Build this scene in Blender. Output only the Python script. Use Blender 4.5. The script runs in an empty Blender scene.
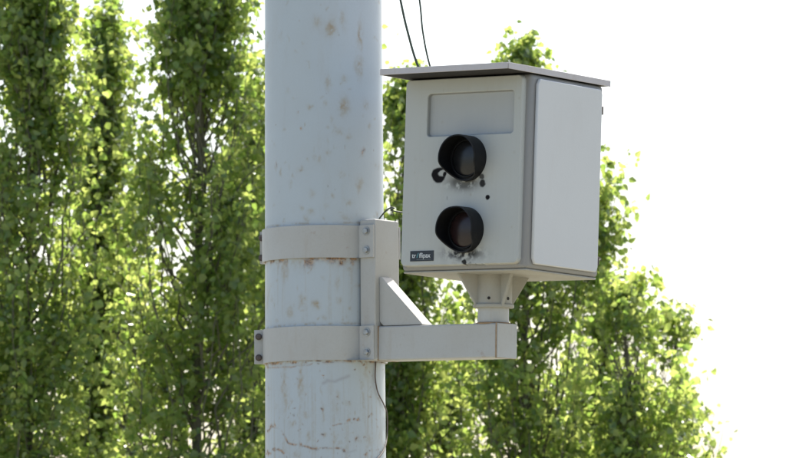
import bpy, bmesh, math, random
import numpy as np
from mathutils import noise as mnoise
from mathutils import Vector, Matrix, Euler

# ------------------------------------------------------------------ camera, sky, sun
scene = bpy.context.scene
PITCH = math.radians(4.8)
CAMZ = 1.6
F = 5770.0                       # focal length in photograph pixels (786 wide)
cam_d = bpy.data.cameras.new('camera')
cam = bpy.data.objects.new('camera', cam_d)
scene.collection.objects.link(cam)
cam.location = (0, 0, CAMZ)
cam.rotation_euler = (math.radians(90) + PITCH, 0, 0)
cam_d.sensor_width = 36
cam_d.lens = 36 * F / 786
cam_d.clip_start = 0.5
cam_d.clip_end = 4000
cam_d.dof.use_dof = True
cam_d.dof.focus_distance = 15.1
cam_d.dof.aperture_fstop = 27
scene.camera = cam

SUN_EL, SUN_AZ = math.radians(54), math.radians(21)
world = bpy.data.worlds.new('World')
scene.world = world
world.use_nodes = True
wn = world.node_tree
sky = wn.nodes.new('ShaderNodeTexSky')
sky.sky_type = 'NISHITA'
sky.sun_disc = False
sky.sun_elevation = SUN_EL
sky.sun_rotation = SUN_AZ
sky.air_density = 1.0
sky.dust_density = 2.8
sky.ozone_density = 1.0
bg = wn.nodes['Background']
bg.inputs['Strength'].default_value = 0.15
wn.links.new(sky.outputs[0], bg.inputs['Color'])

sl = bpy.data.lights.new('sun', 'SUN')
sl.energy = 5.0
sl.angle = math.radians(0.53)
sl.color = (1.0, 0.95, 0.86)
sun = bpy.data.objects.new('sun', sl)
scene.collection.objects.link(sun)
sd = Vector((math.sin(SUN_AZ) * math.cos(SUN_EL), math.cos(SUN_AZ) * math.cos(SUN_EL), math.sin(SUN_EL)))
sun.rotation_euler = sd.to_track_quat('Z', 'Y').to_euler()
sun.location = (10, 30, 40)

scene.view_settings.view_transform = 'Standard'
scene.view_settings.look = 'None'
scene.view_settings.exposure = 0.9
scene.view_settings.gamma = 1

# ------------------------------------------------------------------ helpers
random.seed(7)
rng = np.random.default_rng(11)
C = scene.collection


def ray(px, py):
    dx, dy = (px - 393) / F, (229 - py) / F
    return Vector((dx, math.cos(PITCH) - dy * math.sin(PITCH), math.sin(PITCH) + dy * math.cos(PITCH)))


def at(px, py, Y):
    d = ray(px, py)
    return Vector((0, 0, CAMZ)) + d * (Y / d.y)


def zat(py, Y):
    return at(393, py, Y).z


def link(name, me, mat=None, parent=None, smooth=None):
    o = bpy.data.objects.new(name, me)
    C.objects.link(o)
    if mat is not None:
        me.materials.clear()
        me.materials.append(mat)
    if parent is not None:
        o.parent = parent
    if smooth is not None:
        try:
            me.shade_auto_smooth if False else None
            for p in me.polygons:
                p.use_smooth = True
            me.set_sharp_from_angle(angle=math.radians(smooth))
        except Exception:
            pass
    return o


def obj(name, bm, mat, parent=None, bevel=0, seg=2, smooth=35):
    bmesh.ops.recalc_face_normals(bm, faces=bm.faces)
    me = bpy.data.meshes.new(name)
    bm.to_mesh(me)
    bm.free()
    o = link(name, me, mat, parent, smooth)
    if bevel:
        m = o.modifiers.new('bevel', 'BEVEL')
        m.width = bevel
        m.segments = seg
        m.limit_method = 'ANGLE'
        m.angle_limit = math.radians(40)
        m.harden_normals = False
    return o


def tag(o, label, cat, group=None):
    o['label'] = label
    o['category'] = cat
    if group:
        o['group'] = group
    return o


def empty(name, label, cat, loc, group=None):
    o = bpy.data.objects.new(name, None)
    o.empty_display_size = 0.2
    C.objects.link(o)
    o.location = loc
    return tag(o, label, cat, group)


def box(bm, x0, x1, y0, y1, z0, z1, M=None):
    vs = [bm.verts.new((x, y, z)) for x in (x0, x1) for y in (y0, y1) for z in (z0, z1)]
    for f in ((0, 1, 3, 2), (4, 6, 7, 5), (0, 4, 5, 1), (2, 3, 7, 6), (0, 2, 6, 4), (1, 5, 7, 3)):
        bm.faces.new([vs[i] for i in f])
    if M is not None:
        bmesh.ops.transform(bm, matrix=M, verts=vs)
    return vs


def prism(bm, pts, h0, h1, axes=(0, 1, 2)):
    """extrude a polygon given in the plane axes[0], axes[1] along axes[2]"""
    def P(a, b, h):
        v = [0, 0, 0]
        v[axes[0]], v[axes[1]], v[axes[2]] = a, b, h
        return v
    lo = [bm.verts.new(P(a, b, h0)) for a, b in pts]
    hi = [bm.verts.new(P(a, b, h1)) for a, b in pts]
    n = len(pts)
    bm.faces.new(lo)
    bm.faces.new(hi[::-1])
    for i in range(n):
        bm.faces.new([lo[i], lo[(i + 1) % n], hi[(i + 1) % n], hi[i]])


def lathe(bm, prof, n=48, M=None, close=False):
    rings = []
    vs = []
    for r, z in prof:
        ring = [bm.verts.new((r * math.cos(2 * math.pi * i / n), r * math.sin(2 * math.pi * i / n), z)) for i in range(n)]
        rings.append(ring)
        vs += ring
    for a, b in zip(rings, rings[1:] + ([rings[0]] if close else [])):
        for i in range(n):
            bm.faces.new([a[i], a[(i + 1) % n], b[(i + 1) % n], b[i]])
    if not close:
        for rg, (r, z) in ((rings[0], prof[0]), (rings[-1], prof[-1])):
            if r > 1e-6:
                bm.faces.new(rg)
    if M is not None:
        bmesh.ops.transform(bm, matrix=M, verts=vs)


def tube(bm, pts, rads, n=8):
    pts = [Vector(p) for p in pts]
    if not hasattr(rads, '__len__'):
        rads = [rads] * len(pts)
    rings = []
    for i, p in enumerate(pts):
        d = (pts[min(i + 1, len(pts) - 1)] - pts[max(i - 1, 0)]).normalized()
        a = d.cross(Vector((0.31, 0.95, 0.02))).normalized()
        b = d.cross(a).normalized()
        rings.append([bm.verts.new(p + (a * math.cos(t) + b * math.sin(t)) * rads[i])
                      for t in [2 * math.pi * k / n for k in range(n)]])
    for a, b in zip(rings, rings[1:]):
        for k in range(n):
            bm.faces.new([a[k], a[(k + 1) % n], b[(k + 1) % n], b[k]])
    bm.faces.new(rings[0])
    bm.faces.new(rings[-1][::-1])


def smooth_path(pts, n=10):
    pts = [Vector(p) for p in pts]
    out = []
    for i in range(len(pts) - 1):
        p0, p1, p2, p3 = pts[max(i - 1, 0)], pts[i], pts[i + 1], pts[min(i + 2, len(pts) - 1)]
        for k in range(n):
            t = k / n
            out.append(0.5 * ((2 * p1) + (p2 - p0) * t + (2 * p0 - 5 * p1 + 4 * p2 - p3) * t * t
                              + (3 * p1 - p0 - 3 * p2 + p3) * t ** 3))
    out.append(pts[-1])
    return out


# ------------------------------------------------------------------ materials
def new_mat(name):
    m = bpy.data.materials.new(name)
    m.use_nodes = True
    nt = m.node_tree
    return m, nt, nt.nodes['Principled BSDF']


def ramp(nt, src, p0, p1, c0=(0, 0, 0, 1), c1=(1, 1, 1, 1)):
    r = nt.nodes.new('ShaderNodeValToRGB')
    r.color_ramp.elements[0].position = p0
    r.color_ramp.elements[1].position = p1
    r.color_ramp.elements[0].color = c0
    r.color_ramp.elements[1].color = c1
    nt.links.new(src, r.inputs[0])
    return r.outputs[0]


def noise(nt, scale, detail=4, rough=0.55, vec_scale=(1, 1, 1)):
    tc = nt.nodes.new('ShaderNodeTexCoord')
    mp = nt.nodes.new('ShaderNodeMapping')
    mp.inputs['Scale'].default_value = vec_scale
    nt.links.new(tc.outputs['Object'], mp.inputs['Vector'])
    n = nt.nodes.new('ShaderNodeTexNoise')
    n.inputs['Scale'].default_value = scale
    n.inputs['Detail'].default_value = detail
    n.inputs['Roughness'].default_value = rough
    nt.links.new(mp.outputs[0], n.inputs['Vector'])
    return n.outputs['Fac']


def mix(nt, fac, a, b):
    m = nt.nodes.new('ShaderNodeMix')
    m.data_type = 'RGBA'
    for k, v in ((0, fac), (6, a), (7, b)):
        if hasattr(v, 'links') or hasattr(v, 'is_linked'):
            nt.links.new(v, m.inputs[k])
        else:
            m.inputs[k].default_value = v if k == 0 else (*v[:3], 1)
    return m.outputs[2]


def mul(nt, a, k):
    m = nt.nodes.new('ShaderNodeMath')
    m.operation = 'MULTIPLY'
    nt.links.new(a, m.inputs[0])
    if isinstance(k, (int, float)):
        m.inputs[1].default_value = k
    else:
        nt.links.new(k, m.inputs[1])
    return m.outputs[0]


def attr(nt, name):
    a = nt.nodes.new('ShaderNodeAttribute')
    a.attribute_name = name
    return a.outputs['Fac']


def bump(nt, bs, h, dist=0.001, strength=0.4):
    b = nt.nodes.new('ShaderNodeBump')
    b.inputs['Distance'].default_value = dist
    b.inputs['Strength'].default_value = strength
    nt.links.new(h, b.inputs['Height'])
    nt.links.new(b.outputs[0], bs.inputs['Normal'])


def painted(name, col, dirt=(0.32, 0.26, 0.19), amount=0.35, rust=0.0, rough=0.5, scale=6, attrs=False):
    m, nt, bs = new_mat(name)
    big = noise(nt, scale, 5, 0.6)
    streak = noise(nt, 22, 5, 0.65, (1, 1, 0.18))
    fine = noise(nt, 160, 3, 0.6)
    c = mix(nt, mul(nt, ramp(nt, big, 0.38, 0.72), amount * 0.5), col, dirt)
    c = mix(nt, mul(nt, ramp(nt, streak, 0.55, 0.8), amount), c, dirt)
    c = mix(nt, mul(nt, ramp(nt, fine, 0.5, 0.75), amount * 0.25), c, tuple(x * 0.7 for x in dirt))
    if rust:
        rs = noise(nt, 38, 6, 0.7)
        rc = mix(nt, fine, (0.17, 0.075, 0.03), (0.36, 0.19, 0.09))
        c = mix(nt, mul(nt, ramp(nt, rs, 0.66 - 0.06 * rust, 0.74), 0.8 * rust), c, rc)
    if attrs:
        rc = mix(nt, ramp(nt, fine, 0.4, 0.62), (0.10, 0.045, 0.02), (0.40, 0.225, 0.09))
        c = mix(nt, attr(nt, 'grime'), c, (0.31, 0.245, 0.15))
        c = mix(nt, attr(nt, 'grey'), c, (0.33, 0.34, 0.36))
        c = mix(nt, attr(nt, 'rust'), c, rc)
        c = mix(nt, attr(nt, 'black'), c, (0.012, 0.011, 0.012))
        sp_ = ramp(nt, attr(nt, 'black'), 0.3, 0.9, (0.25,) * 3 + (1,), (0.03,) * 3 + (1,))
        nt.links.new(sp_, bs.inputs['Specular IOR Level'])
    nt.links.new(c, bs.inputs['Base Color'])
    r = ramp(nt, big, 0.2, 0.8, (rough - 0.08,) * 3 + (1,), (rough + 0.15,) * 3 + (1,))
    nt.links.new(r, bs.inputs['Roughness'])
    if not attrs:
        bs.inputs['Specular IOR Level'].default_value = 0.25
    bump(nt, bs, fine, 0.0006, 0.35)
    return m


M_pole = painted('pole_paint', (0.415, 0.465, 0.495), amount=0.16, rough=0.42, attrs=True)
M_brk = painted('bracket_paint', (0.425, 0.43, 0.415), amount=0.42, rust=0.45, rough=0.5)
M_house = painted('housing_paint', (0.25, 0.247, 0.24), amount=0.16, rough=0.45)
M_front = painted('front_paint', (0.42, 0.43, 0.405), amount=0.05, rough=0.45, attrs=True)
M_side = painted('side_paint', (0.54, 0.545, 0.54), amount=0.06, rough=0.42)
M_roof = painted('roof_paint', (0.48, 0.455, 0.46), amount=0.35, rough=0.5)
M_under = painted('socket_paint', (0.33, 0.325, 0.29), amount=0.55, rust=0.1, rough=0.55, scale=14)


def simple(name, col, rough=0.5, metal=0.0, spec=0.5):
    m, nt, bs = new_mat(name)
    n = noise(nt, 90, 4)
    c = mix(nt, ramp(nt, n, 0.3, 0.75), col, tuple(x * 0.62 for x in col))
    nt.links.new(c, bs.inputs['Base Color'])
    bs.inputs['Roughness'].default_value = rough
    bs.inputs['Metallic'].default_value = metal
    bs.inputs['Specular IOR Level'].default_value = spec
    bump(nt, bs, n, 0.0005, 0.3)
    return m


M_black = simple('black_rubber', (0.006, 0.006, 0.007), 0.5, 0, 0.25)
M_lens = simple('lens_glass', (0.012, 0.012, 0.013), 0.28, 0, 0.45)
M_lensred = simple('lens_filter', (0.022, 0.011, 0.011), 0.28, 0, 0.45)
M_bolt = simple('zinc_bolt', (0.42, 0.43, 0.43), 0.42, 0.7)
M_rustbolt = simple('rusty_bolt', (0.12, 0.095, 0.085), 0.65, 0.3)
M_hole = simple('dark_hole', (0.02, 0.017, 0.015), 0.8)
M_label = simple('label_black', (0.012, 0.016, 0.024), 0.35)
M_text = simple('label_white', (0.72, 0.74, 0.74), 0.5)
M_cable = simple('cable_sheath', (0.045, 0.06, 0.035), 0.55)
M_wire = simple('brown_wire', (0.13, 0.10, 0.085), 0.6)
M_weld = simple('rusty_weld', (0.36, 0.25, 0.15), 0.8)

# leaves
m, nt, bs = new_mat('poplar_leaf')
M_leaf = m
geo = nt.nodes.new('ShaderNodeNewGeometry')
lc = ramp(nt, geo.outputs['Random Per Island'], 0.0, 1.0, (0.065, 0.11, 0.037, 1), (0.11, 0.15, 0.055, 1))
nt.links.new(lc, bs.inputs['Base Color'])
bs.inputs['Roughness'].default_value = 0.30
bs.inputs['Specular IOR Level'].default_value = 0.65
tr = nt.nodes.new('ShaderNodeBsdfTranslucent')
lt = ramp(nt, geo.outputs['Random Per Island'], 0.0, 1.0, (0.36, 0.55, 0.09, 1), (0.74, 0.82, 0.22, 1))
nt.links.new(lt, tr.inputs['Color'])
ms = nt.nodes.new('ShaderNodeMixShader')
ms.inputs[0].default_value = 0.52
nt.links.new(bs.outputs[0], ms.inputs[1])
nt.links.new(tr.outputs[0], ms.inputs[2])
nt.links.new(ms.outputs[0], nt.nodes['Material Output'].inputs['Surface'])
M_bark = simple('poplar_bark', (0.12, 0.115, 0.075), 0.9)

# ground
m, nt, bs = new_mat('dry_ground')
g1 = noise(nt, 0.35, 8, 0.6)
g2 = noise(nt, 9, 6, 0.65)
gc = mix(nt, ramp(nt, g1, 0.42, 0.6), (0.30, 0.27, 0.21), (0.12, 0.13, 0.07))
gc = mix(nt, mul(nt, ramp(nt, g2, 0.4, 0.7), 0.5), gc, (0.36, 0.33, 0.27))
nt.links.new(gc, bs.inputs['Base Color'])
bs.inputs['Roughness'].default_value = 0.95
bump(nt, bs, g2, 0.05, 0.5)
bm = bmesh.new()
N = 60
gv = {}
for i in range(N + 1):
    for j in range(N + 1):
        x = math.copysign(abs(i / N * 2 - 1) ** 2.2, i / N * 2 - 1) * 1500
        y = math.copysign(abs(j / N * 2 - 1) ** 2.2, j / N * 2 - 1) * 1500 + 20
        gv[i, j] = bm.verts.new((x, y, -0.02 + 0.02 * math.sin(x * 0.7) * math.cos(y * 0.53)))
for i in range(N):
    for j in range(N):
        bm.faces.new([gv[i, j], gv[i + 1, j], gv[i + 1, j + 1], gv[i, j + 1]])
ground = obj('ground', bm, m)
ground['kind'] = 'structure'

# ------------------------------------------------------------------ pole
PY = 15.50                                    # distance of the pole axis
base = Vector((at(324.2, 229, PY).x + math.tan(math.radians(0.35)) * 3.0, PY, 0))
MPP = PY / F * 1.002                            # metres per photograph pixel there


def gridmesh(name, P, attrs, closed=False):
    """P: (rows, cols, 3) array -> quad mesh, float attributes per vertex"""
    R, K, _ = P.shape
    me = bpy.data.meshes.new(name)
    idx = np.arange(R * K).reshape(R, K)
    if closed:
        nx = np.roll(idx, -1, axis=1)
        a, b, c, d = idx[:-1], nx[:-1], nx[1:], idx[1:]
    else:
        a, b, c, d = idx[:-1, :-1], idx[:-1, 1:], idx[1:, 1:], idx[1:, :-1]
    q = np.stack([a, b, c, d], -1).reshape(-1, 4).astype(np.int32)
    me.vertices.add(R * K)
    me.vertices.foreach_set('co', P.reshape(-1).astype(np.float32))
    me.loops.add(q.size)
    me.loops.foreach_set('vertex_index', q.reshape(-1))
    me.polygons.add(len(q))
    me.polygons.foreach_set('loop_start', np.arange(0, q.size, 4, dtype=np.int32))
    me.polygons.foreach_set('use_smooth', np.ones(len(q), dtype=bool))
    me.update(calc_edges=True)
    for k, v in attrs.items():
        at_ = me.attributes.new(k, 'FLOAT', 'POINT')
        at_.data.foreach_set('value', np.clip(v, 0, 1).reshape(-1).astype(np.float32))
    return me


def vnoise(shape, cell, seed):
    """smooth value noise on a grid, cell in samples (row, col)"""
    r = np.random.default_rng(seed)
    h, w = shape
    gh, gw = int(h / cell[0]) + 3, int(w / cell[1]) + 3
    g = r.random((gh, gw))
    y = np.arange(h) / cell[0]
    x = np.arange(w) / cell[1]
    yi, xi = y.astype(int), x.astype(int)
    fy, fx = (y - yi)[:, None], (x - xi)[None, :]
    fy, fx = fy * fy * (3 - 2 * fy), fx * fx * (3 - 2 * fx)
    A = g[yi][:, xi]
    B = g[yi][:, xi + 1]
    Cc = g[yi + 1][:, xi]
    D = g[yi + 1][:, xi + 1]
    return (A * (1 - fx) + B * fx) * (1 - fy) + (Cc * (1 - fx) + D * fx) * fy


def fbm(shape, cell, seed, oct=4):
    t, a, s = 0, 1.0, 0
    for k in range(oct):
        t = t + a * vnoise(shape, (cell[0] / 2 ** k, cell[1] / 2 ** k), seed + k)
        s += a
        a *= 0.55
    return t / s


def sstep(a, b, x):
    t = np.clip((x - a) / (b - a), 0, 1)
    return t * t * (3 - 2 * t)


ztop, zbot = zat(-14, PY), zat(472, PY)
rows = 600
nf, nb_ = 300, 60
ang = np.concatenate([np.linspace(-math.pi, 0, nf, endpoint=False), np.linspace(0, math.pi, nb_, endpoint=False)])
tt = np.linspace(472, -14, rows)                 # photograph row of each ring
zz = np.linspace(zbot, ztop, rows)
rr = (60.2 - (458 - tt) / 458 * 1.5) * MPP
A, T = np.meshgrid(ang, tt)
shape = A.shape
P = np.stack([rr[:, None] * np.cos(A), rr[:, None] * np.sin(A), np.repeat(zz[:, None], len(ang), 1)], -1)
# position of every vertex in photograph pixels of the pole's front
PX = 324.0 + 59.3 * np.cos(A)
FR = (np.sin(A) < 0)
# the near side of a ring shows higher in the photograph than its axis
T = T - 59.5 * (0.0838 + (229 - T) / F) * np.maximum(0, -np.sin(A))
wob = (fbm(shape, (14, 12), 5) - 0.5) * 8
wob2 = (fbm(shape, (10, 9), 25) - 0.5) * 8
rust = np.zeros(shape)
grime = np.zeros(shape)
grey = np.zeros(shape)


def blob(arr, x, y, rx, ry, s):
    d = ((PX + wob - x) / rx) ** 2 + ((T + wob2 - y) / ry) ** 2
    arr[:] = np.maximum(arr, s * np.exp(-d * 1.1) * FR)


def line(arr, pts, w, s, dash=None):
    best = np.full(shape, 1e9)
    for (x0, y0), (x1, y1) in zip(pts, pts[1:]):
        dx, dy = x1 - x0, y1 - y0
        L = dx * dx + dy * dy
        t = np.clip(((PX + wob * 0.25 - x0) * dx + (T + wob2 * 0.3 - y0) * dy) / L, 0, 1)
        best = np.minimum(best, np.hypot(PX + wob * 0.25 - x0 - t * dx, T + wob2 * 0.3 - y0 - t * dy))
    k = s * np.exp(-(best / w) ** 2) * FR
    if dash is not None:
        k = k * sstep(0.35, 0.6, fbm(shape, (8, 10), dash))
    arr[:] = np.maximum(arr, k)


sp0 = np.random.default_rng(9)
# faded tan blotches of the upper part
for x, y, rx, ry, s in [(332, 28, 6, 8, .75), (318, 22, 5, 6, .5), (345, 20, 3, 10, .4), (361, 38, 2.2, 16, .55), (360, 68, 4, 10, .6),
                        (345, 80, 4, 4, .45), (329, 83, 3, 6, .5), (344, 107, 5, 9, .65), (339, 132, 3, 3, .45), (348, 137, 3, 3, .4),
                        (311, 107, 2.5, 2.5, .65), (289, 92, 2.5, 3, .25), (330, 154, 3, 3, .55), (319, 161, 2, 4, .4), (302, 170, 3, 3, .5),
                        (311, 194, 3, 4, .4), (359, 188, 2.5, 8, .5), (365, 105, 3, 5, .35), (281, 36, 3, 4, .3), (291, 185, 2, 4, .3),
                        (312, 212, 4, 3, .5), (349, 203, 4, 3, .45), (347, 219, 4, 3, .4), (308, 219, 3, 3, .45), (326, 208, 3, 3, .3)]:
    blob(grime, x, y, rx, ry, s)
for x, y, rx, ry, s in [(303, 128, 1.6, 2.2, .75), (362, 153, 1.6, 3.2, .6), (277, 165, 1.2, 1.8, .5), (361, 36, .9, 2, .5), (298, 113, 1, 1, .5),
                        (302, 171, 1.2, 1.2, .4), (340, 263.5, 3.2, 3, 1.0), (308, 263, 4.5, 5, .8), (305, 262, 2, 3, .9), (330, 260.5, 9, 3, .55),
                        (286, 263, 2.5, 5, .35), (315, 259, 16, 1.6, .6)]:
    blob(rust, x, y, rx, ry, s)
# between the bands
for x, y, rx, ry, s in [(285, 270, 3, 12, .55), (302, 302, 3, 6, .7), (315, 306, 3.5, 4, .8), (289, 313, 4, 5, .55), (337, 283, 2.5, 8, .45),
                        (349, 270, 3, 6, .5), (357, 287, 4, 2, .55), (339, 302, 2, 3, .5), (350, 309, 2, 3, .5), (268, 300, 2, 14, .35), (325, 318, 3, 3, .3)]:
    blob(grime, x, y, rx, ry, s)
line(rust, [(266, 262.6), (290, 260.2), (316, 259.4), (345, 259.4), (361, 260.1)], 2.2, .95, 64)
line(grime, [(265, 228), (290, 224.5), (316, 223.6), (345, 223.6), (361, 224)], 1.2, .6, 66)
line(grime, [(265, 329), (290, 325.5), (316, 324.6), (345, 324.6), (361, 325)], 1.2, .6, 67)
for x in (279, 287, 305, 311, 331, 338, 352):
    blob(rust, x, 262, 1.3, sp0.uniform(3, 9), sp0.uniform(.3, .6))
# below the lower band: ring of rust, streaks, chips, cracks
line(rust, [(264, 364.5), (300, 362.0), (325, 361.8), (337, 361.3), (362, 361.6), (384, 362.5)], 1.7, .95, 61)
line(rust, [(264, 368), (285, 368), (303, 366), (320, 364)], 0.9, .6, 62)
for x, y, rx, ry, s in [(283, 388, 2.5, 24, .5), (301, 382, 2.5, 18, .6), (284, 400, 2, 16, .45), (301, 366, 3, 4, .5), (373, 380, 2, 14, .35), (267, 365, 2, 9, .6),
                        (337, 398, 2, 6, .5), (346, 404, 2.5, 3, .4), (322, 415, 1.5, 12, .4), (334, 408, 2, 10, .3), (307, 415, 3, 4, .45), (292, 425, 4, 2, .45),
                        (308, 438, 2, 6, .5), (333, 440, 3, 5, .6), (340, 444, 3, 2, .5), (322, 435, 2, 3, .5), (368, 440, 6, 6, .4), (379, 440, 2, 14, .4),
                        (362, 400, 2, 20, .35), (285, 450, 3, 6, .35), (297, 455, 4, 4, .4), (365, 370, 2, 10, .5)]:
    blob(grime, x, y, rx, ry, s)
line(rust, [(267, 431), (273, 427), (280, 430), (285, 437), (288, 443), (297, 445)], 0.9, .8, 81)
line(rust, [(302, 445), (312, 449), (325, 448), (340, 449)], 1.0, .85, 83)
line(rust, [(266, 454), (274, 448), (281, 450), (284, 454)], 1.0, .8, 71)
line(rust, [(332, 426), (347, 423.5), (356, 424)], 0.8, .6, 73)
for x, y, r, s in [(271, 427, 2, .9), (276, 426, 1.6, .9), (268, 431, 1.4, .8), (268, 453, 1.8, .9), (275, 450, 1.6, .9), (321, 411, 1.6, .9),
                   (347, 420.5, 1.5, .9), (353, 421, 1.6, .95), (357, 421, 1.4, .95), (368, 417, 1.3, .8), (356, 440, 2, .8), (343, 452, 2, .85),
                   (320, 435, 1.4, .8), (302, 445, 1.4, .9), (317, 448, 1.8, .8), (355, 371, 1, .8), (364, 455, 1.5, .8), (359, 363, 1, .9), (361, 365, 1.2, .9)]:
    blob(rust, x, y, r, r, s)
line(grey, [(323, 384), (327, 381), (334, 382), (341, 379), (348, 377)], 1.6, .85)
line(grey, [(346, 453), (354, 451)], 1.2, .5)
# scattered specks, streaks and veils that grow towards the band joints
sp = np.random.default_rng(3)
for k in range(150):
    x, y = sp.uniform(266, 383), 458 * sp.random() ** 0.8
    blob(grime, x, y, sp.uniform(.6, 1.8), sp.uniform(.8, 4), sp.uniform(.2, .55))
for k in range(70):
    x, y = sp.uniform(266, 383), sp.uniform(362, 470) if sp.random() < .75 else sp.uniform(10, 330)
    blob(rust, x, y, sp.uniform(.4, .9), sp.uniform(.5, 1.2), sp.uniform(.35, .8))
st = fbm(shape, (160, 5), 91)
grime = np.maximum(grime, 0.30 * sstep(.52, .75, st) * sstep(355, 400, T) + 0.22 * sstep(.5, .75, st) * (T > 256) * (T < 330))
grime = np.maximum(grime, 0.35 * np.exp(-np.abs(T - 263) / 5) * sstep(.4, .6, fbm(shape, (20, 14), 44)) * (T > 255))
grime = grime * (0.55 + 0.75 * fbm(shape, (6, 5), 17)) * 1.2 * (0.42 + 0.58 * sstep(.36, .58, fbm(shape, (4, 4), 18)))
me = gridmesh('shaft', P, dict(rust=rust, grime=grime, grey=grey, black=rust * 0), closed=True)

pole = empty('steel_pole', 'thick pale blue-grey painted steel pole with rust spots and brown streaks', 'pole', base)
pole.rotation_euler = (0, math.radians(-0.35), 0)
link('shaft', me, M_pole, pole)
r_lo, r_hi = rr[0], rr[-1]
bm = bmesh.new()
lathe(bm, [(r_lo + 0.012, 0.02), (r_lo, zbot)], 96)
obj('lower_shaft', bm, M_pole, pole)
bm = bmesh.new()
lathe(bm, [(r_hi, ztop), (r_hi - 0.03, 8.2), (r_hi - 0.035, 8.24), (0.03, 8.27)], 96)
obj('upper_shaft', bm, M_pole, pole)
bm = bmesh.new()
lathe(bm, [(0.29, 0), (0.29, 0.03)], 48)
obj('base_flange', bm, M_brk, pole, 0.004)
nut = None
for k in range(8):
    a = k * math.pi / 4 + 0.2
    if nut is None:
        bm = bmesh.new()
        lathe(bm, [(0.022, 0.03), (0.022, 0.052), (0.011, 0.053), (0.011, 0.08)], 6)
        nut = obj('anchor_bolt', bm, M_rustbolt, pole)
        n_ = nut
    else:
        n_ = nut.copy()
        C.objects.link(n_)
    n_.location = (0.245 * math.cos(a), 0.245 * math.sin(a), 0)

# ------------------------------------------------------------------ bracket (local frame: x along the arm, y back, z up)
YAW = math.radians(-37.5)
brk = empty('mounting_bracket', 'white painted steel bracket strapped to the pole with two clamp bands, carrying the camera box', 'bracket',
            base)
brk.rotation_mode = 'QUATERNION'
brk.rotation_quaternion = (Matrix.Rotation(math.radians(-0.35), 3, 'Y') @ Matrix.Rotation(YAW, 3, 'Z')).to_quaternion()
zz_ = lambda y: zat(y, PY)
rp = 59.6 * MPP                       # pole radius at the bracket
DROOP = math.radians(1.3)


def strap(name, z0, z1, a_ear, ear_len, skew=0.0):
    # path in local plan, from the ear at the left to the flat plate on the post
    ri, ro = rp + 0.0018, rp + 0.0078
    ai = []
    a_end = -math.asin(0.054 / ri)
    n = 44
    arc_o, arc_i = [], []
    a0 = a_ear
    for k in range(n + 1):
        a = a0 + (a_end - a0) * k / n
        arc_o.append((ro * math.cos(a), ro * math.sin(a)))
        arc_i.append((ri * math.cos(a), ri * math.sin(a)))
    d = Vector((math.cos(a0), math.sin(a0)))
    t = Vector((math.sin(a0), -math.cos(a0))) * 0.006        # back of the ear
    e_o = [tuple(d * (ro + ear_len)), ]
    e_i = [tuple(d * (ro + ear_len) - t * -1 + Vector((0, 0))), tuple(d * ri + t)]
    plate_o = [(0.166, -0.0600), (0.2118, -0.0600)]
    plate_i = [(0.2118, -0.0542), (0.166, -0.0542)]
    pts = e_o + arc_o + plate_o + plate_i + arc_i[::-1][:-1] + e_i[::-1]
    # drop the duplicated inner end
    bm = bmesh.new()
    prism(bm, pts, z0, z1)
    bmesh.ops.triangulate(bm, faces=[f for f in bm.faces if len(f.verts) > 4])
    return obj(name, bm, M_brk, brk, smooth=25)


def bolt(x, y, z, axis, mat, parent, r=0.0085, h=0.008, spin=0.0):
    bm = bmesh.new()
    M = Matrix.Translation((x, y, z)) @ Vector(axis).to_track_quat('Z', 'Y').to_matrix().to_4x4() @ Matrix.Rotation(spin, 4, 'Z')
    lathe(bm, [(r * 1.45, 0), (r * 1.45, 0.002)], 20, M)
    lathe(bm, [(r, 0.002), (r, h), (r * 0.82, h + 0.0012)], 6, M)
    return obj('bolt', bm, mat, parent, smooth=25)


random.seed(5)
ear_a = math.radians(180 + 37.5 + 4) - 2 * math.pi          # local angle that points left in the world
bands = [(230.2, 262.3, math.radians(180 + 37.5 - 11) - 2 * math.pi, 0.010), (330, 363.8, ear_a, 0.022)]
for y0, y1, ae, el in bands:
    s_ = strap('clamp_band', zz_(y1), zz_(y0), ae, el)
    d = Vector((math.cos(ae), math.sin(ae), 0))
    nrm = Vector((-math.sin(ae), math.cos(ae), 0))
    for fy in (0.2, 0.82):
        z = zz_(y0 + (y1 - y0) * fy)
        p = d * (rp + 0.0072 + el * 0.5)
        bolt(p.x + nrm.x * 0.0005, p.y + nrm.y * 0.0005, z, nrm if nrm.dot(Vector((math.sin(-YAW), -math.cos(YAW), 0))) > 0 else nrm, M_rustbolt, brk, 0.0062, 0.010, 0.3)
        z = zz_(y0 + (y1 - y0) * (0.19 if fy < 0.5 else 0.78))
        bolt(0.189, -0.060, z, (0, -1, 0), M_bolt, brk, 0.0082, 0.007, random.random())
    # rear half of the clamp
    bm = bmesh.new()
    ri, ro = rp + 0.0018, rp + 0.0078
    a1 = ae - 0.04
    a0b = a1 - (2 * math.pi - (abs(a1) + 0.36))
    ao = [(ro * math.cos(a), ro * math.sin(a)) for a in np.linspace(a1, math.asin(0.054 / ri) - 2 * math.pi, 40)]
    ai = [(ri * math.cos(a), ri * math.sin(a)) for a in np.linspace(math.asin(0.054 / ri) - 2 * math.pi, a1, 40)]
    d2 = Vector((math.cos(a1), math.sin(a1)))
    t2 = Vector((-math.sin(a1), math.cos(a1))) * -0.006
    prism(bm, [tuple(d2 * (ro + el))] + ao + [(0.166, 0.060), (0.2118, 0.060), (0.2118, 0.0542), (0.166, 0.0542)] + ai + [tuple(d2 * ri + t2), tuple(d2 * (ro + el) + t2)], zz_(y1), zz_(y0))
    bmesh.ops.triangulate(bm, faces=[f for f in bm.faces if len(f.verts) > 4])
    obj('clamp_band', bm, M_brk, brk, smooth=25)

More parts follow.
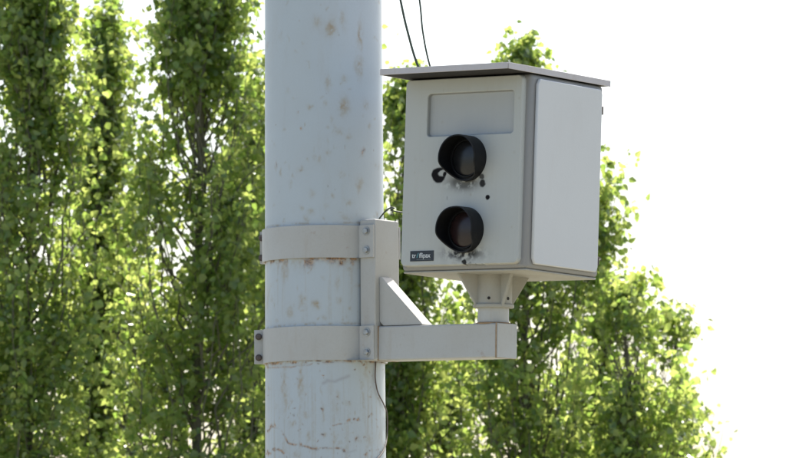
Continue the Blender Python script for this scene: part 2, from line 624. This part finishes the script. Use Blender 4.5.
# post
bm = bmesh.new()
box(bm, 0.1615, 0.2126, -0.053, 0.053, zz_(364), zz_(224.5))
obj('post', bm, M_brk, brk, 0.0035)

# arm with its end cap, weld and gusset, drooping slightly under the load
arm = bpy.data.objects.new('arm', bpy.data.meshes.new('arm'))
z_arm = zz_(347.6)
AM = Matrix.Translation((0.2126, 0, z_arm)) @ Matrix.Rotation(DROOP, 4, 'Y')
ah = 0.0455
bm = bmesh.new()
box(bm, -0.0005, 0.391, -0.0425, 0.0425, -ah, ah, AM)
arm = obj('arm', bm, M_brk, brk, 0.004)
bm = bmesh.new()
box(bm, 0.3925, 0.397, -0.0425, 0.0425, -ah, ah, AM)
obj('end_cap', bm, M_brk, arm, 0.0015)
bm = bmesh.new()
box(bm, 0.3895, 0.3935, -0.0432, 0.0432, -ah - 0.0007, ah + 0.0007, AM)
obj('weld', bm, M_weld, arm)
bm = bmesh.new()
bm = bmesh.new()
box(bm, -0.0005, 0.0025, -0.0434, 0.0434, -ah - 0.0009, ah + 0.0009, AM)
obj('weld', bm, M_weld, arm)
bm = bmesh.new()
zt = zz_(282)
g0, g1 = 0.2128, 0.357
za = z_arm + ah + 0.0
prism(bm, [(g0, zt), (g0 + 0.007, zt + 0.001), (g1, za - 0.0015), (g0 + 0.013, za + 0.001), (g0, za + 0.013)], -0.036, 0.010, (0, 2, 1))
gus = obj('gusset', bm, M_brk, brk, 0.002)

# flared socket under the camera
SX = 0.350                    # along the arm from its root
TILT = Matrix.Translation((0.2126, 0, z_arm)) @ Matrix.Rotation(DROOP, 4, 'Y') @ Matrix.Translation((SX, 0, ah))
bm = bmesh.new()
lathe(bm, [(0.041, -0.002), (0.041, 0.050)], 40, TILT)
pipe = obj('pipe_stub', bm, M_brk, brk, 0.001)
bm = bmesh.new()
lathe(bm, [(0.0445, -0.001), (0.047, 0.0015), (0.0415, 0.004)], 40, TILT)
obj('weld', bm, M_weld, pipe)
z0s, z1s = 0.042, 0.147
bm = bmesh.new()
lathe(bm, [(0.0535, z0s), (0.0545, z0s + 0.003), (0.0545, z0s + 0.008), (0.049, z0s + 0.012), (0.049, z1s - 0.004)], 40, TILT)
sock = obj('flared_socket', bm, M_under, brk, 0.001)
bm = bmesh.new()
lathe(bm, [(0.112, z1s - 0.005), (0.112, z1s)], 40, TILT)
obj('top_plate', bm, M_under, sock)
for k in range(4):
    a = math.radians(-64) - YAW + k * math.pi / 2
    bm = bmesh.new()
    Mf = TILT @ Matrix.Rotation(a, 4, 'Z')
    prism(bm, [(0.040, z0s + 0.002), (0.0565, z0s + 0.002), (0.0575, z0s + 0.012), (0.110, z1s - 0.012), (0.110, z1s - 0.0045), (0.040, z1s - 0.0045)], -0.0045, 0.0045, (0, 2, 1))
    bmesh.ops.transform(bm, matrix=Mf, verts=bm.verts)
    obj('fin', bm, M_under, sock, 0.002)
for da in (-0.72, 0.42, 2.4, 3.7):
    a = math.radians(-64) - YAW + da
    p = TILT @ Vector((0.049 * math.cos(a), 0.049 * math.sin(a), z0s + 0.024))
    bm = bmesh.new()
    ax = (TILT.to_3x3() @ Vector((math.cos(a), math.sin(a), 0)))
    lathe(bm, [(0.0042, -0.002), (0.0042, 0.0012), (0.002, 0.0018)], 12, Matrix.Translation(p) @ ax.to_track_quat('Z', 'Y').to_matrix().to_4x4())
    obj('screw', bm, M_hole, sock)

# ------------------------------------------------------------------ camera housing (local: x right along the front, y back, z up)
S = 0.0026
Rl = [[0.793, 0.031, 0.609], [0.026, 0.996, -0.086], [-0.609, 0.084, 0.789]]   # columns: right, up, back in camera axes (right, up, away)
cu = Vector((0, -math.sin(PITCH), math.cos(PITCH)))
cf = Vector((0, math.cos(PITCH), math.sin(PITCH)))
cr = Vector((1, 0, 0))
col = lambda j: (cr * Rl[0][j] + cu * Rl[1][j] + cf * Rl[2][j])
ex, ez, ey = col(0), col(1), col(2)
rot = Matrix((ex, ey, ez)).transposed()
q = rot.to_quaternion()
W, D, H = 156.8 * S, 124.1 * S, 195.7 * S
o_cam = Vector((0, 0, CAMZ)) + cr * 136.0 * S + cu * 58.63 * S + cf * F * S
ez_w = q @ Vector((0, 0, 1))
base_pt = o_cam + q @ Vector((-W / 2, D / 2, -H / 2))
cambox = empty('speed_camera', 'pale grey metal traffic enforcement camera box with two black lens hoods and overhanging lid', 'speed camera', base_pt)
cambox.rotation_mode = 'QUATERNION'
cambox.rotation_quaternion = q
cambox.rotation_mode = 'XYZ'
X0, X1, Y0, Y1 = -W / 2, W / 2, -D / 2, D / 2
bm = bmesh.new()
box(bm, X0, X1, Y0, Y1, 0, H)
obj('housing', bm, M_house, cambox, 0.010, 3)

# front panel as a fine sheet: recessed window, chamfered corners
fx0, fx1, fz0, fz1 = X0 + 0.005, X1 - 0.017, 0.010, H - 0.002
nx, nz = 300, 380
gx = np.linspace(fx0, fx1, nx)
gz = np.linspace(fz0, fz1, nz)
GX, GZ = np.meshgrid(gx, gz)


def sdf_rr(x, z, cx, cz, hx, hz, r):
    dx, dz = np.abs(x - cx) - hx + r, np.abs(z - cz) - hz + r
    return np.hypot(np.maximum(dx, 0), np.maximum(dz, 0)) + np.minimum(np.maximum(dx, dz), 0) - r


# photograph pixel of a front panel point, for placing details (inverse of the view of the front plane)
def proj(P3):
    v = P3 - Vector((0, 0, CAMZ))
    return 393 + F * v.dot(cr) / v.dot(cf), 229 - F * v.dot(cu) / v.dot(cf)


PROUD = 0.014


def front_at(px, py, yl=None):
    yl = Y0 - PROUD if yl is None else yl
    n = q @ Vector((0, -1, 0))
    p0 = base_pt + q @ Vector((0, yl, 0))
    d = cr * ((px - 393) / F) + cu * ((229 - py) / F) + cf
    o = Vector((0, 0, CAMZ))
    t = (p0 - o).dot(n) / d.dot(n)
    L = q.inverted() @ (o + d * t - base_pt)
    return L.x, L.z


wa, wb = front_at(428, 92.5), front_at(513.2, 132)
wcx, wcz, whx, whz = (wa[0] + wb[0]) / 2, (wa[1] + wb[1]) / 2 - 0.003, abs(wb[0] - wa[0]) / 2, abs(wa[1] - wb[1]) / 2 - 0.0005
sd_w = sdf_rr(GX, GZ, wcx, wcz, whx, whz, 0.011)
depth = 0.012 * (1 - sstep(-0.0030, 0.0004, sd_w))
# outer edge rounds back to the housing
cxp, czp = (fx0 + fx1) / 2, (fz0 + fz1) / 2
sd_o = sdf_rr(GX, GZ, cxp, czp, (fx1 - fx0) / 2, (fz1 - fz0) / 2, 0.016)
edge = PROUD * sstep(-0.0032, -0.0004, sd_o) ** 1.5
gh = base_pt
# painting coordinates in photograph pixels
ax_, az_ = front_at(440, 150), front_at(441, 150)
pxx = np.array([[proj(base_pt + q @ Vector((x, Y0 - PROUD, z))) for x in (fx0, fx1)] for z in (fz0, fz1)])
u_ = (GX - fx0) / (fx1 - fx0)
v_ = (GZ - fz0) / (fz1 - fz0)
lerp2 = lambda k: (pxx[0, 0, k] * (1 - u_) + pxx[0, 1, k] * u_) * (1 - v_) + (pxx[1, 0, k] * (1 - u_) + pxx[1, 1, k] * u_) * v_
PX, T = lerp2(0), lerp2(1)
shape = PX.shape
FR = np.ones(shape)
wob = (fbm(shape, (22, 22), 105) - 0.5) * 4.5
wob2 = (fbm(shape, (22, 22), 125) - 0.5) * 4.5
rust, grime, grey, black = (np.zeros(shape) for _ in range(4))
f1 = fbm(shape, (10, 10), 201)
f2 = fbm(shape, (9, 4), 211)


def hard(arr, x, y, rx, ry, s, e=0.25, w=1.0):
    d = np.sqrt(((PX + wob * w - x) / rx) ** 2 + ((T + wob2 * w - y) / ry) ** 2)
    arr[:] = np.maximum(arr, s * (1 - sstep(1 - e, 1 + e, d)))


# blob beside the upper hood with its bare centre, dots, and smudges
hard(black, 438.6, 175, 7.4, 8.2, 1.0, .12, .8)
b2 = np.zeros(shape)
hard(b2, 442.6, 173.4, 4.0, 3.2, 1.0, .25, .7)
black *= (1 - b2 * 0.9)
b3 = np.zeros(shape)
hard(b3, 444.6, 174.6, 1.6, 2.6, 1.0)
black = np.maximum(black, b3)
hard(black, 482.6, 183.5, 3.2, 3.6, .95, .3, 1.2)
hard(black, 481.5, 177.5, 2.6, 3.2, .85, .4, 1.2)
hard(black, 488.4, 197.6, 2.2, 2.6, 1.0, .2, .5)
hard(black, 447.5, 198.3, .5, 2.2, .4, .3, .4)
grime = np.maximum(grime, 0)
grey = np.maximum(grey, 0.40 * (sd_w < -0.001))
black = np.maximum(black, 0.5 * np.exp(-((sd_w + 0.0016) / 0.0013) ** 2) * (0.35 + 0.65 * ((GX < wcx - whx + 0.012) | (GZ > wcz + whz - 0.012))))  # gasket line plus recess edge shadow painted in, stronger at left and top
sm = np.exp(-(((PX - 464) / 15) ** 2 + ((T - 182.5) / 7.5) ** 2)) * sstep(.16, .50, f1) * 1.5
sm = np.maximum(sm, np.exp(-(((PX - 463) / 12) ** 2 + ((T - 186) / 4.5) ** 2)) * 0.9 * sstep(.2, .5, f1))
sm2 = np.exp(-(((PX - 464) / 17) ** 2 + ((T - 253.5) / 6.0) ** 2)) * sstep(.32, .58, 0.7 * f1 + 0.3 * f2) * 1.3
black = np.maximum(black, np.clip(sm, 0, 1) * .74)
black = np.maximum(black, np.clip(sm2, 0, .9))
sm3 = np.exp(-(((PX - 455) / 12) ** 2 + ((T - 252) / 7) ** 2)) * sstep(.3, .6, f1)
grey = np.maximum(grey, np.clip(sm3, 0, .8))
hard(black, 464.5, 262.3, 2.4, 2.6, .95, .3, 1.2)
for a_, b_ in [((467, 265.5), (471, 262)), ((471, 262), (472, 266)), ((472, 266), (476, 263.5)), ((476, 263.5), (477.5, 265.5)), ((477.5, 265.5), (482.5, 264)), ((468, 264), (483, 264.5))]:
    line(black, [a_, b_], .55, .55)
line(grime, [(403, 269), (525, 265)], 3.5, .35, 131)
for k in range(26):
    blob(grime, sp.uniform(405, 520), sp.uniform(85, 268), sp.uniform(.5, 1.4), sp.uniform(.6, 2.0), sp.uniform(.12, .35))
grime = np.maximum(grime, 0.04 * sstep(.52, .72, fbm(shape, (120, 7), 151)))
Pf = np.stack([GX, np.full(shape, Y0 - PROUD) + depth + edge, GZ], -1)
# chamfered / rounded outer corners: pull border vertices in
out = sd_o > -0.0005
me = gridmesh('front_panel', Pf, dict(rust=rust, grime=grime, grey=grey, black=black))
bmx = bmesh.new()
bmx.from_mesh(me)
cv = [v for v in bmx.verts if sdf_rr(np.array(v.co.x), np.array(v.co.z), cxp, czp, (fx1 - fx0) / 2, (fz1 - fz0) / 2, 0.016) > 0.0004]
bmesh.ops.delete(bmx, geom=cv, context='VERTS')
be = [e for e in bmx.edges if e.is_boundary]
ext = bmesh.ops.extrude_edge_only(bmx, edges=be)
for v in ext['geom']:
    if isinstance(v, bmesh.types.BMVert):
        v.co.y = Y0 + 0.002
bmesh.ops.recalc_face_normals(bmx, faces=bmx.faces)
bmx.to_mesh(me)
bmx.free()
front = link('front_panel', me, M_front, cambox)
# flat pane-like plate in the window recess
bm = bmesh.new()
# side panel (door) with cut corners
sy0, sy1, sz0, sz1, cc = Y0 + 0.017, Y1 - 0.017, 0.012, H - 0.012, 0.015
prism(bm, [(sy0 + cc * .6, sz0), (sy1 - cc * .5, sz0), (sy1, sz0 + cc * .8), (sy1, sz1 - cc * .8), (sy1 - cc * .5, sz1), (sy0 + cc * .6, sz1),
           (sy0, sz1 - cc), (sy0, sz0 + cc)], X1 + 0.0005, X1 + 0.010, (1, 2, 0))
side = obj('side_panel', bm, M_side, cambox, 0.0028, 3)
for hz in (H * 0.87, H * 0.085):
    bm = bmesh.new()
    box(bm, X1 + 0.0005, X1 + 0.0045, Y1 - 0.0160, Y1 - 0.006, hz - 0.009, hz + 0.009)
    lathe(bm, [(0.0035, hz - 0.011), (0.0035, hz + 0.011)], 12, Matrix.Translation((X1 + 0.0035, Y1 - 0.009, 0)))
    obj('hinge', bm, M_rustbolt, side, 0.001)
# left-hand side panel (mirror of the right one)
bm = bmesh.new()
prism(bm, [(sy0 + cc * .6, sz0), (sy1 - cc, sz0), (sy1, sz0 + cc), (sy1, sz1 - cc), (sy1 - cc, sz1), (sy0 + cc * .6, sz1), (sy0, sz1 - cc), (sy0, sz0 + cc)], X0 - 0.004, X0 - 0.0005, (1, 2, 0))
obj('side_panel', bm, M_side, cambox, 0.0015, 2)
# bottom tray lip
bm = bmesh.new()
box(bm, X0 + 0.004, X1 - 0.004, Y0 + 0.004, Y1 - 0.004, -0.006, -0.0005)
obj('bottom_tray', bm, M_under, cambox, 0.002)
# lid: a slab with a folded-down rim, wedge spacers beneath
ovf, ovb, ovs = 0.111, 0.022, 0.004
bm = bmesh.new()
box(bm, X0 - ovs, X1 + ovs, Y0 - ovf, Y1 + ovb, H + 0.0035, H + 0.0165)
lid = obj('lid', bm, M_roof, cambox, 0.0022, 2)
bm = bmesh.new()
rim = 0.004
for b in ((X0 - ovs - 0.001, X1 + ovs + 0.001, Y0 - ovf - 0.003, Y0 - ovf - 0.0005), (X1 + ovs + 0.0005, X1 + ovs + 0.003, Y0 - ovf, Y1 + ovb),
          (X0 - ovs - 0.003, X0 - ovs - 0.0005, Y0 - ovf, Y1 + ovb)):
    box(bm, b[0], b[1], b[2], b[3], H + 0.0005, H + 0.0168)
obj('lid_rim', bm, M_roof, lid, 0.0008)
bm = bmesh.new()
box(bm, X0 - 0.001, X1 + 0.001, Y0 - ovf + 0.003, Y1 + ovb - 0.003, H + 0.0012, H + 0.0033)
obj('lid_lining', bm, simple('dark_lining', (0.018, 0.015, 0.014), 0.85), lid)

# lens hoods
for (cx_, cy_) in ((468.0, 158.6), (465.3, 230.0)):
    lx, lz = front_at(cx_, cy_)
    r, t = 0.0605, 0.0035
    L = 0.052
    n = 72
    bm = bmesh.new()
    rings = {k: [] for k in 'abcd'}
    for i in range(n):
        a = 2 * math.pi * i / n
        s_, c_ = math.sin(a), math.cos(a)
        # long over the top and sides, cut back towards the bottom, slight dip on the crown
        k = 0.28 + 0.72 * float(sstep(-0.98, -0.15, s_))
        k -= (0.10 if cy_ < 200 else 0.24) * math.exp(-((a - math.pi / 2 + 0.1) / 0.36) ** 2)
        ln = L * k
        for key, rad, yy in (('a', r, 0.002), ('b', r * 0.99, -ln), ('c', (r - t) * 0.99, -ln), ('d', r - t, 0.001)):
            rings[key].append(bm.verts.new((lx + rad * c_, Y0 - PROUD + yy, lz + rad * s_)))
    for k0, k1 in ('ab', 'bc', 'cd'):
        for i in range(n):
            bm.faces.new([rings[k0][i], rings[k0][(i + 1) % n], rings[k1][(i + 1) % n], rings[k1][i]])
    hood = obj('lens_hood', bm, M_black, cambox, smooth=50)
    MB = Matrix.Translation((lx, Y0 - PROUD, lz)) @ Matrix.Rotation(math.radians(90), 4, 'X')
    bm = bmesh.new()
    lathe(bm, [(r - t + 0.0003, -0.001), (r - t, 0.003), (0.0495, 0.004), (0.049, 0.009), (0.0465, 0.009), (0.046, 0.002)], 64, MB)
    obj('lens_ring', bm, M_black, hood)
    bm = bmesh.new()
    lathe(bm, [(0.0465, 0.003), (0.043, 0.0055), (0.033, 0.0085), (0.019, 0.0108), (0.004, 0.0118)], 48, MB)
    obj('lens', bm, M_lensred if cy_ > 200 else M_lens, hood, smooth=60)

# maker's plate
p0, p1 = front_at(410.3, 261.9), front_at(433.9, 250.7)
bm = bmesh.new()
box(bm, p0[0], p1[0], Y0 - PROUD - 0.0014, Y0 - PROUD - 0.0002, p0[1] + 0.0010, p1[1] + 0.0006)
plate = obj('label_plate', bm, M_label, cambox)


def text(body, x, z, size, parent, xs=1.0, off=0.0):
    cu_ = bpy.data.curves.new('lettering', 'FONT')
    cu_.body = body
    cu_.size = size
    cu_.extrude = 0.00025
    cu_.offset = off
    cu_.space_character = 1.0
    tmp = bpy.data.objects.new('tmp', cu_)
    C.objects.link(tmp)
    bpy.context.view_layer.update()
    me = bpy.data.meshes.new_from_object(tmp.evaluated_get(bpy.context.evaluated_depsgraph_get()))
    bpy.data.objects.remove(tmp)
    wx = max(v.co.x for v in me.vertices)
    o = link('lettering', me, M_text, parent)
    o.rotation_euler = (math.radians(90), 0, 0)
    o.scale = (xs, 1, 1)
    o.location = (x, Y0 - PROUD - 0.0018, z)
    return wx * xs


pw, ph = p1[0] - p0[0], p1[1] - p0[1]
bz = p0[1] + ph * 0.36
sz = ph * 0.66
bpy.context.view_layer.update()
w1 = text('tr', p0[0] + pw * 0.08, bz, sz, plate, 1.0, 0.00012)
x2 = p0[0] + pw * 0.08 + w1 + sz * 0.08
bm = bmesh.new()
for dx in (0.0, 0.14):
    prism(bm, [(x2 + sz * dx, bz), (x2 + sz * (dx + .07), bz), (x2 + sz * (dx + .30), bz + sz * .70), (x2 + sz * (dx + .23), bz + sz * .70)], Y0 - PROUD - 0.0021, Y0 - PROUD - 0.0015, (0, 2, 1))
obj('emblem', bm, simple('emblem_teal', (0.12, 0.30, 0.34), 0.5), plate)
text('ffipax', x2 + sz * 0.50, bz, sz, plate, 0.93, 0.00012)
bm = bmesh.new()
box(bm, p0[0] + pw * 0.28, p0[0] + pw * 0.90, Y0 - PROUD - 0.0018, Y0 - PROUD - 0.0015, p0[1] + ph * 0.175, p0[1] + ph * 0.215)
obj('underline', bm, simple('underline_grey', (0.16, 0.18, 0.19), 0.5), plate)

# ------------------------------------------------------------------ cables
by = (base_pt + q @ Vector((0, Y1, 0))).y


def cable(name, pts, r, mat, label, n=8):
    bm = bmesh.new()
    tube(bm, smooth_path(pts, 12), r, n)
    return tag(obj(name, bm, mat, None, smooth=60), label, 'cable')


bk = lambda a, b: base_pt + q @ Vector((a, Y1 + 0.012, b))
pe = lambda px, py, dy=0.0: at(px, py, PY + dy)
cable('power_cable', [at(371, -330, 15.47), at(376, -200, 15.44), at(387, -70, 15.40), at(400.5, 0, 15.38), at(408, 33, 15.37), at(418, 66, 15.36), at(434, 96, 15.36), bk(-0.12, H * 0.75)],
      0.0033, M_cable, 'thicker dark green cable dropping from above, left one of two, behind the camera lid')
cable('signal_cable', [at(374, -330, 15.50), at(388, -200, 15.44), at(409, -70, 15.40), at(419.5, 0, 15.38), at(423, 33, 15.37), at(430, 66, 15.36), at(442, 96, 15.36), bk(-0.10, H * 0.72)],
      0.0026, M_cable, 'thinner olive cable dropping from above, right one of two, behind the camera lid')
cable('link_cable', [bk(-0.17, H * 0.30), at(399, 212, 15.42), at(394, 208, 15.42), at(389, 208.5, 15.43), at(383, 214, 15.43), at(378, 222, 15.43), at(377, 235, 15.45)],
      0.0022, M_cable, 'short thin dark cable looping from the camera box to the top of the bracket post')
pr = 60.5 * MPP


def on_pole(px, py, g=0.004):
    a = math.acos(max(-1, min(1, (px - 324.6) / 59.8)))
    return Vector((at(324.4, py, PY).x + (pr + g) * math.cos(a), PY - (pr + g) * math.sin(a), zat(py, PY - pr * math.sin(a))))


cable('earth_wire', [on_pole(374.5, 352, .002), on_pole(374.5, 362, .003), on_pole(373.2, 378, .006), on_pole(375.5, 392, .006), on_pole(381, 404, .006), on_pole(384.2, 414, .006),
                     on_pole(384.6, 432, .006), on_pole(383, 446, .005), on_pole(378, 456, .005), on_pole(366, 468, .005), on_pole(350, 490, .005), on_pole(345, 560, .012)],
      0.0019, M_wire, 'thin brown wire hanging below the lower clamp band, lying on the right of the pole')

# ------------------------------------------------------------------ poplars
GAP = -0.24
DENS = 0.72


def leaf_mesh(name, cen, size, nrm_seed):
    """cen (n,3), size (n,) -> folded six-point leaves, 4 triangles each"""
    r = np.random.default_rng(nrm_seed)
    n = len(cen)
    # hanging direction (tip) mostly downwards/outwards, blade plane random
    tip = r.normal(size=(n, 3)) * [0.8, 0.8, 0.55] + [0, 0, -0.55]
    tip /= np.linalg.norm(tip, axis=1)[:, None]
    oth = r.normal(size=(n, 3))
    sd_ = np.cross(tip, oth)
    sd_ /= np.linalg.norm(sd_, axis=1)[:, None]
    nn = np.cross(tip, sd_)
    s = size[:, None]
    base_ = cen
    v = [base_, base_ + sd_ * 0.46 * s + tip * 0.30 * s + nn * 0.10 * s, base_ + sd_ * 0.30 * s + tip * 0.72 * s + nn * 0.08 * s,
         base_ + tip * 1.08 * s - nn * 0.10 * s, base_ - sd_ * 0.30 * s + tip * 0.72 * s + nn * 0.08 * s, base_ - sd_ * 0.46 * s + tip * 0.30 * s + nn * 0.10 * s]
    co = np.stack(v, 1).reshape(-1, 3)
    b = (np.arange(n) * 6)[:, None]
    f = np.concatenate([b + [0, 1, 2], b + [0, 2, 3], b + [0, 3, 4], b + [0, 4, 5]], 1).reshape(-1, 3).astype(np.int32)
    me = bpy.data.meshes.new(name)
    me.vertices.add(len(co))
    me.vertices.foreach_set('co', co.reshape(-1).astype(np.float32))
    me.loops.add(f.size)
    me.loops.foreach_set('vertex_index', f.reshape(-1))
    me.polygons.add(len(f))
    me.polygons.foreach_set('loop_start', np.arange(0, f.size, 3, dtype=np.int32))
    me.update(calc_edges=True)
    return me


def poplar(px, top_py, Y, halfw_px, seed, label, dens=1.0, shape_p=0.75, lobes=(), crown_z=0.9, leaf=0.056, lowskip=True, jag=1.0):
    r = np.random.default_rng(seed)
    top = at(px, top_py, Y)
    bx_, ht = top.x, top.z
    R0 = halfw_px * Y / F
    t = empty('poplar_tree', label, 'tree', (bx_, Y, 0), 'poplars in the row behind the pole')
    bm = bmesh.new()
    n = 14
    lean = r.normal(0, 0.05, 2)
    tp = [Vector((lean[0] * k / n + r.normal(0, .015), lean[1] * k / n + r.normal(0, .015), ht * 0.985 * k / n)) for k in range(n + 1)]
    tr_ = [0.013 + 0.045 * (1 - k / n) ** 1.3 * (ht / 7) for k in range(n + 1)]
    tr_[0] *= 1.35
    tube(bm, tp, tr_, 12)
    trunk_at = lambda z: tp[min(n, int(z / (ht * .985) * n))].lerp(tp[min(n, int(z / (ht * .985) * n) + 1)], z / (ht * .985) * n % 1)

    def prof(z):               # crown radius at height z
        k = (ht - z) / (ht - crown_z)
        return R0 * (min(1, (max(0, (ht - z)) / (R0 * 3.2)) ** shape_p) * (1 - 0.45 * max(0, k - 0.55) / 0.45))
    limbs = []
    zv0 = zat(470, Y)
    nbr = int(150 * (ht - crown_z) / 6)
    for i in range(nbr):
        z0 = crown_z + (ht - crown_z) * (i + r.random()) / nbr * 0.97
        a = i * 2.399 + r.normal(0, .3)
        ln = min(ht * 0.30, 1.9) * r.uniform(0.55, 1.0)
        ln = min(ln, (ht - z0) * r.uniform(0.62, 1.03))
        zt_ = z0 + ln * 0.93
        Rr = prof(min(zt_, ht - 0.05)) * r.uniform(0.2, 1.0) ** 0.45 * (1 + jag * r.normal(0, .10)) * (1 + 0.9 * mnoise.noise(Vector((math.cos(a) * 1.3, math.sin(a) * 1.3, zt_ * 1.5 + seed * 7))))
        p0 = trunk_at(z0)
        pts = []
        wb = r.normal(0, 0.04, (7, 3))
        for k in range(7):
            u = k / 6
            rad = Rr * (1 - (1 - u) ** 2.0)
            pts.append(Vector((p0.x + rad * math.cos(a), p0.y + rad * math.sin(a), z0 + ln * 0.93 * (u ** 1.25))) + Vector(wb[k]) * (u > 0))
        br = 0.003 + 0.005 * ln
        tube(bm, pts, [br * (1 - 0.8 * k / 6) for k in range(7)], 5)
        limbs.append((pts, ln, 0.06 if z0 > ht - 1.8 else r.uniform(0.1, 0.36), br))
    for (lx_, ly_, u0) in lobes:                       # long limbs that leave the column on one side
        e = at(lx_, ly_, Y) - t.location
        p0 = trunk_at(max(0.5, e.z - 1.0))
        ya = r.uniform(-0.25, 0.25)
        pts = [Vector((p0.x + (e.x - p0.x) * (1 - (1 - k / 6) ** 1.7), p0.y + ya * k / 6, p0.z + (e.z - p0.z) * (k / 6) ** 1.15)) for k in range(7)]
        tube(bm, pts, [0.008 * (1 - 0.75 * k / 6) for k in range(7)], 5)
        limbs.append((pts, 1.2, u0, -1))
    cen, size = [], []
    for pts, ln, u0, br in limbs:
        vis = pts[-1].z > zv0 - 0.3
        ns = max(1, int(ln * (1 - u0) / (0.105 if br > 0 else 0.04) * dens * (DENS if vis else 0.55)))
        for c in range(ns):
            u = u0 + (1 - u0) * (c + r.random()) / ns
            if c == ns - 1:
                u = 1.0
            k = min(5, int(u * 6))
            pc = pts[k].lerp(pts[k + 1], min(1.0, u * 6 - k))
            if br > 0 and mnoise.noise((pc + t.location) * 1.9 + Vector((seed * 3.1, 0, 0))) < GAP:
                continue
            ax = (pts[k + 1] - pts[k]).normalized()
            ta = r.uniform(0, 2 * math.pi)
            side_ = Vector((math.cos(ta), math.sin(ta), r.uniform(-0.1, 0.5))).normalized()
            dr = (ax * (0.7 if u < 1 else 2.5) + side_ * r.uniform(0.5, 1.2)).normalized()
            near_top = min(1.0, 0.45 + max(0, ht - pc.z) / 1.3)
            sl_ = r.uniform(0.10, 0.34) * near_top
            tipp = pc + dr * sl_
            if vis:
                tube(bm, [pc, pc + dr * sl_ * 0.5, tipp], [0.0036, 0.0028, 0.0014], 3)
            m_ = int((9 + 60 * sl_) * r.uniform(0.75, 1.2)) if vis else 6
            w_ = r.random(m_) ** 0.8
            q_ = np.array(pc)[None] + np.array(dr)[None] * (w_ * sl_ * 1.05)[:, None] + r.normal(0, 1, (m_, 3)) * (0.022 + 0.10 * sl_)
            cen.append(q_)
            size.append(leaf * r.uniform(0.55, 1.25, m_) * (1 if vis else 1.7))
    cen = np.concatenate(cen)
    size = np.concatenate(size)
    obj('trunk', bm, M_bark, t, smooth=60)
    link('crown', leaf_mesh('crown', cen, size, seed + 50), M_leaf, t)
    return t, len(cen)


TREES = [
    # px, top_py, Y, half width px, seed, label, density, tip shape
    (-66, -150, 40.5, 62, 1, 'leafy poplar cut off by the left edge of the photo', 0.9),
    (30, -120, 40.0, 60, 2, 'tall dense poplar second from the left edge, left of the narrow white sky gap', 1.2),
    (93, 6, 42.5, 20, 3, 'slender poplar whose thin tip stands in the white sky gap at upper left', 0.75),
    (204, -170, 40.5, 78, 4, 'tall dense poplar just left of the steel pole, right of the sky gap', 1.25),
    (318, -90, 41.5, 56, 5, 'poplar mostly hidden behind the steel pole', 0.9),
    (400, 74, 41.0, 44, 6, 'thin poplar showing in the gap between the pole and the camera box', 1.0),
    (527, 42, 40.5, 74, 7, 'broad poplar behind the camera box, its top tuft above the lid', 0.9, 1.3, [(607, 178, .5), (615, 200, .5), (598, 176, .5), (604, 236, .5), (594, 208, .5), (606, 216, .5), (596, 240, .5)]),
    (640, 281, 40.0, 50, 8, 'broad lower poplar at the right of the row against the white sky', 0.9, 0.5, [(680, 376, .6), (686, 402, .6)]),
    (607, 286, 41.2, 40, 31, 'poplar just right of and below the camera box, left of the broad lower one', 0.95, 0.5),
    (666, 318, 41.5, 36, 32, 'poplar leaning over the right shoulder of the broad lower one', 0.95, 0.5),
    (130, 205, 44.0, 50, 9, 'shorter poplar further back below the sky gap at left', 0.85),
    (455, 300, 44.0, 62, 10, 'shorter poplar further back seen below the bracket arm', 0.7),
    (-10, 190, 44.5, 52, 21, 'poplar further back filling the left edge of the row', 0.8),
    (262, 90, 45.0, 40, 22, 'poplar further back just left of the pole, seen through the front row', 0.8),
    (575, 262, 44.5, 50, 23, 'poplar further back below the camera box, between two front trees', 0.8),
    (678, 394, 41.0, 26, 12, 'small poplar lowest at the right end of the row', 0.7),
]
tot = 0
for a in TREES:
    t, c_ = poplar(*a)
    tot += c_
print('leaves', tot)
